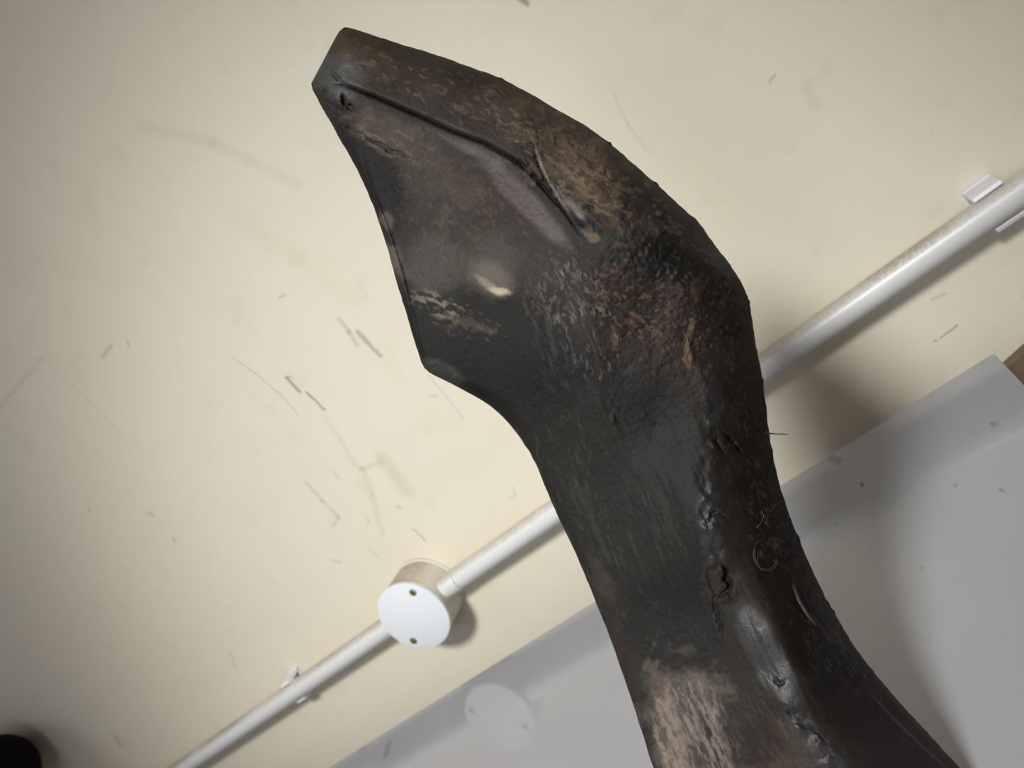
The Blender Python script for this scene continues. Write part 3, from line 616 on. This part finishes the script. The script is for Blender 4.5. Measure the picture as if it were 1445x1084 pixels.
strokes(30, 1060, 620, 22, 70, 0, 1.3, 1.4, 12, (110,96,82), 0.5, 1.0, 13)
strokes(120, 985, 1035, 60, 70, -0.4, 1.12, 0.3, 20, (160,152,138), 0.6, 1.2, 14)
strokes(60, 1060, 1050, 50, 50, -0.4, 1.0, 0.4, 16, (118,104,76), 0.45, 1.1, 15)
strokes(60, 975, 1040, 60, 70, -0.4, 1.12, 0.3, 18, (50,44,38), 0.55, 1.2, 16)
strokes(26, 1085, 925, 18, 60, -0.5, 1.1, 0.6, 7, (24,24,26), 0.7, 1.1, 17)
strokes(40, 650, 450, 60, 26, 0.3, 0.5, 0.8, 8, (124,112,86), 0.5, 1.0, 18)
blob(1062,1032,44,36,0.6,(52,44,36),0.7,0.6,20,4)
blob(938,368,74,34,0.1,(23,23,25),0.75,0.6,30,1,0.3)
blob(775,520,60,50,0.1,(30,30,31),0.5,0.6,30,3)

lum = col.mean(1, keepdims=True); col = (lum + (col - lum) * 0.72) * 0.64
ca = me.color_attributes.new('stain_and_shade', 'FLOAT_COLOR', 'POINT')
full = np.concatenate([np.concatenate([col, np.ones((len(col), 1))], 1), np.tile([0.02, 0.018, 0.016, 1], (NR, 1))])
ca.data.foreach_set('color', full.ravel().astype(np.float32))
pa = me.attributes.new('polish', 'FLOAT', 'POINT'); pa.data.foreach_set('value', np.concatenate([pol, np.full(NR, 0.2)]).astype(np.float32))
carving = thing('wooden_carving', 'dark weathered curved wooden carving with flared beak-like head, standing on the white desk', 'carving', BASE)
body = link('carving_body', me, carving)

# loose fibres standing off the surface
def surf(x, y, off=1.0):
    i_ = np.argmin((fx - x) ** 2 + (fy - y) ** 2); return (world(np.array([x]), np.array([y]), np.array([fh[i_] + off]))[0] - np.array(BASE))
def fibre(pts, r, mat, name='loose_fibre', offs=None):
    P_ = [surf(x, y, (offs[i] if offs else 1.2)) for i, (x, y) in enumerate(pts)]
    o = obj(name, tube_bm(P_, [r * UNIT * (1 - 0.6 * q / (len(P_) - 1)) for q in range(len(P_))], 5), mat, carving, True); return o
h0 = 8
P_ = [world(np.array([float(x)]), np.array([float(y)]), np.array([float(h)]))[0] - np.array(BASE) for x, y, h in ((1080,611,20),(1090,612,14),(1097,613,12),(1104,612.5,11),(1113,613.5,10))]
obj('splinter', tube_bm(P_, [1.2 * UNIT, 1.1 * UNIT, 0.7 * UNIT, 1.0 * UNIT, 0.25 * UNIT], 6), M_fibre, carving)
for cx, cy, rx, ry, a0, a1 in ((1080,782,17,22,0.3,4.6),(1083,790,14,16,0.0,3.6),(1076,778,11,26,1.2,3.4)):
    fibre([(cx + rx * math.cos(a), cy + ry * math.sin(a)) for a in np.linspace(a0, a1, 14)], 0.5, M_fibre2)
fibre([(1068,745),(1074,738),(1078,728),(1074,720)], 0.5, M_fibre2)
fibre([(964,468),(970,478),(973,492),(968,503),(972,515)], 0.7, M_fibre2)
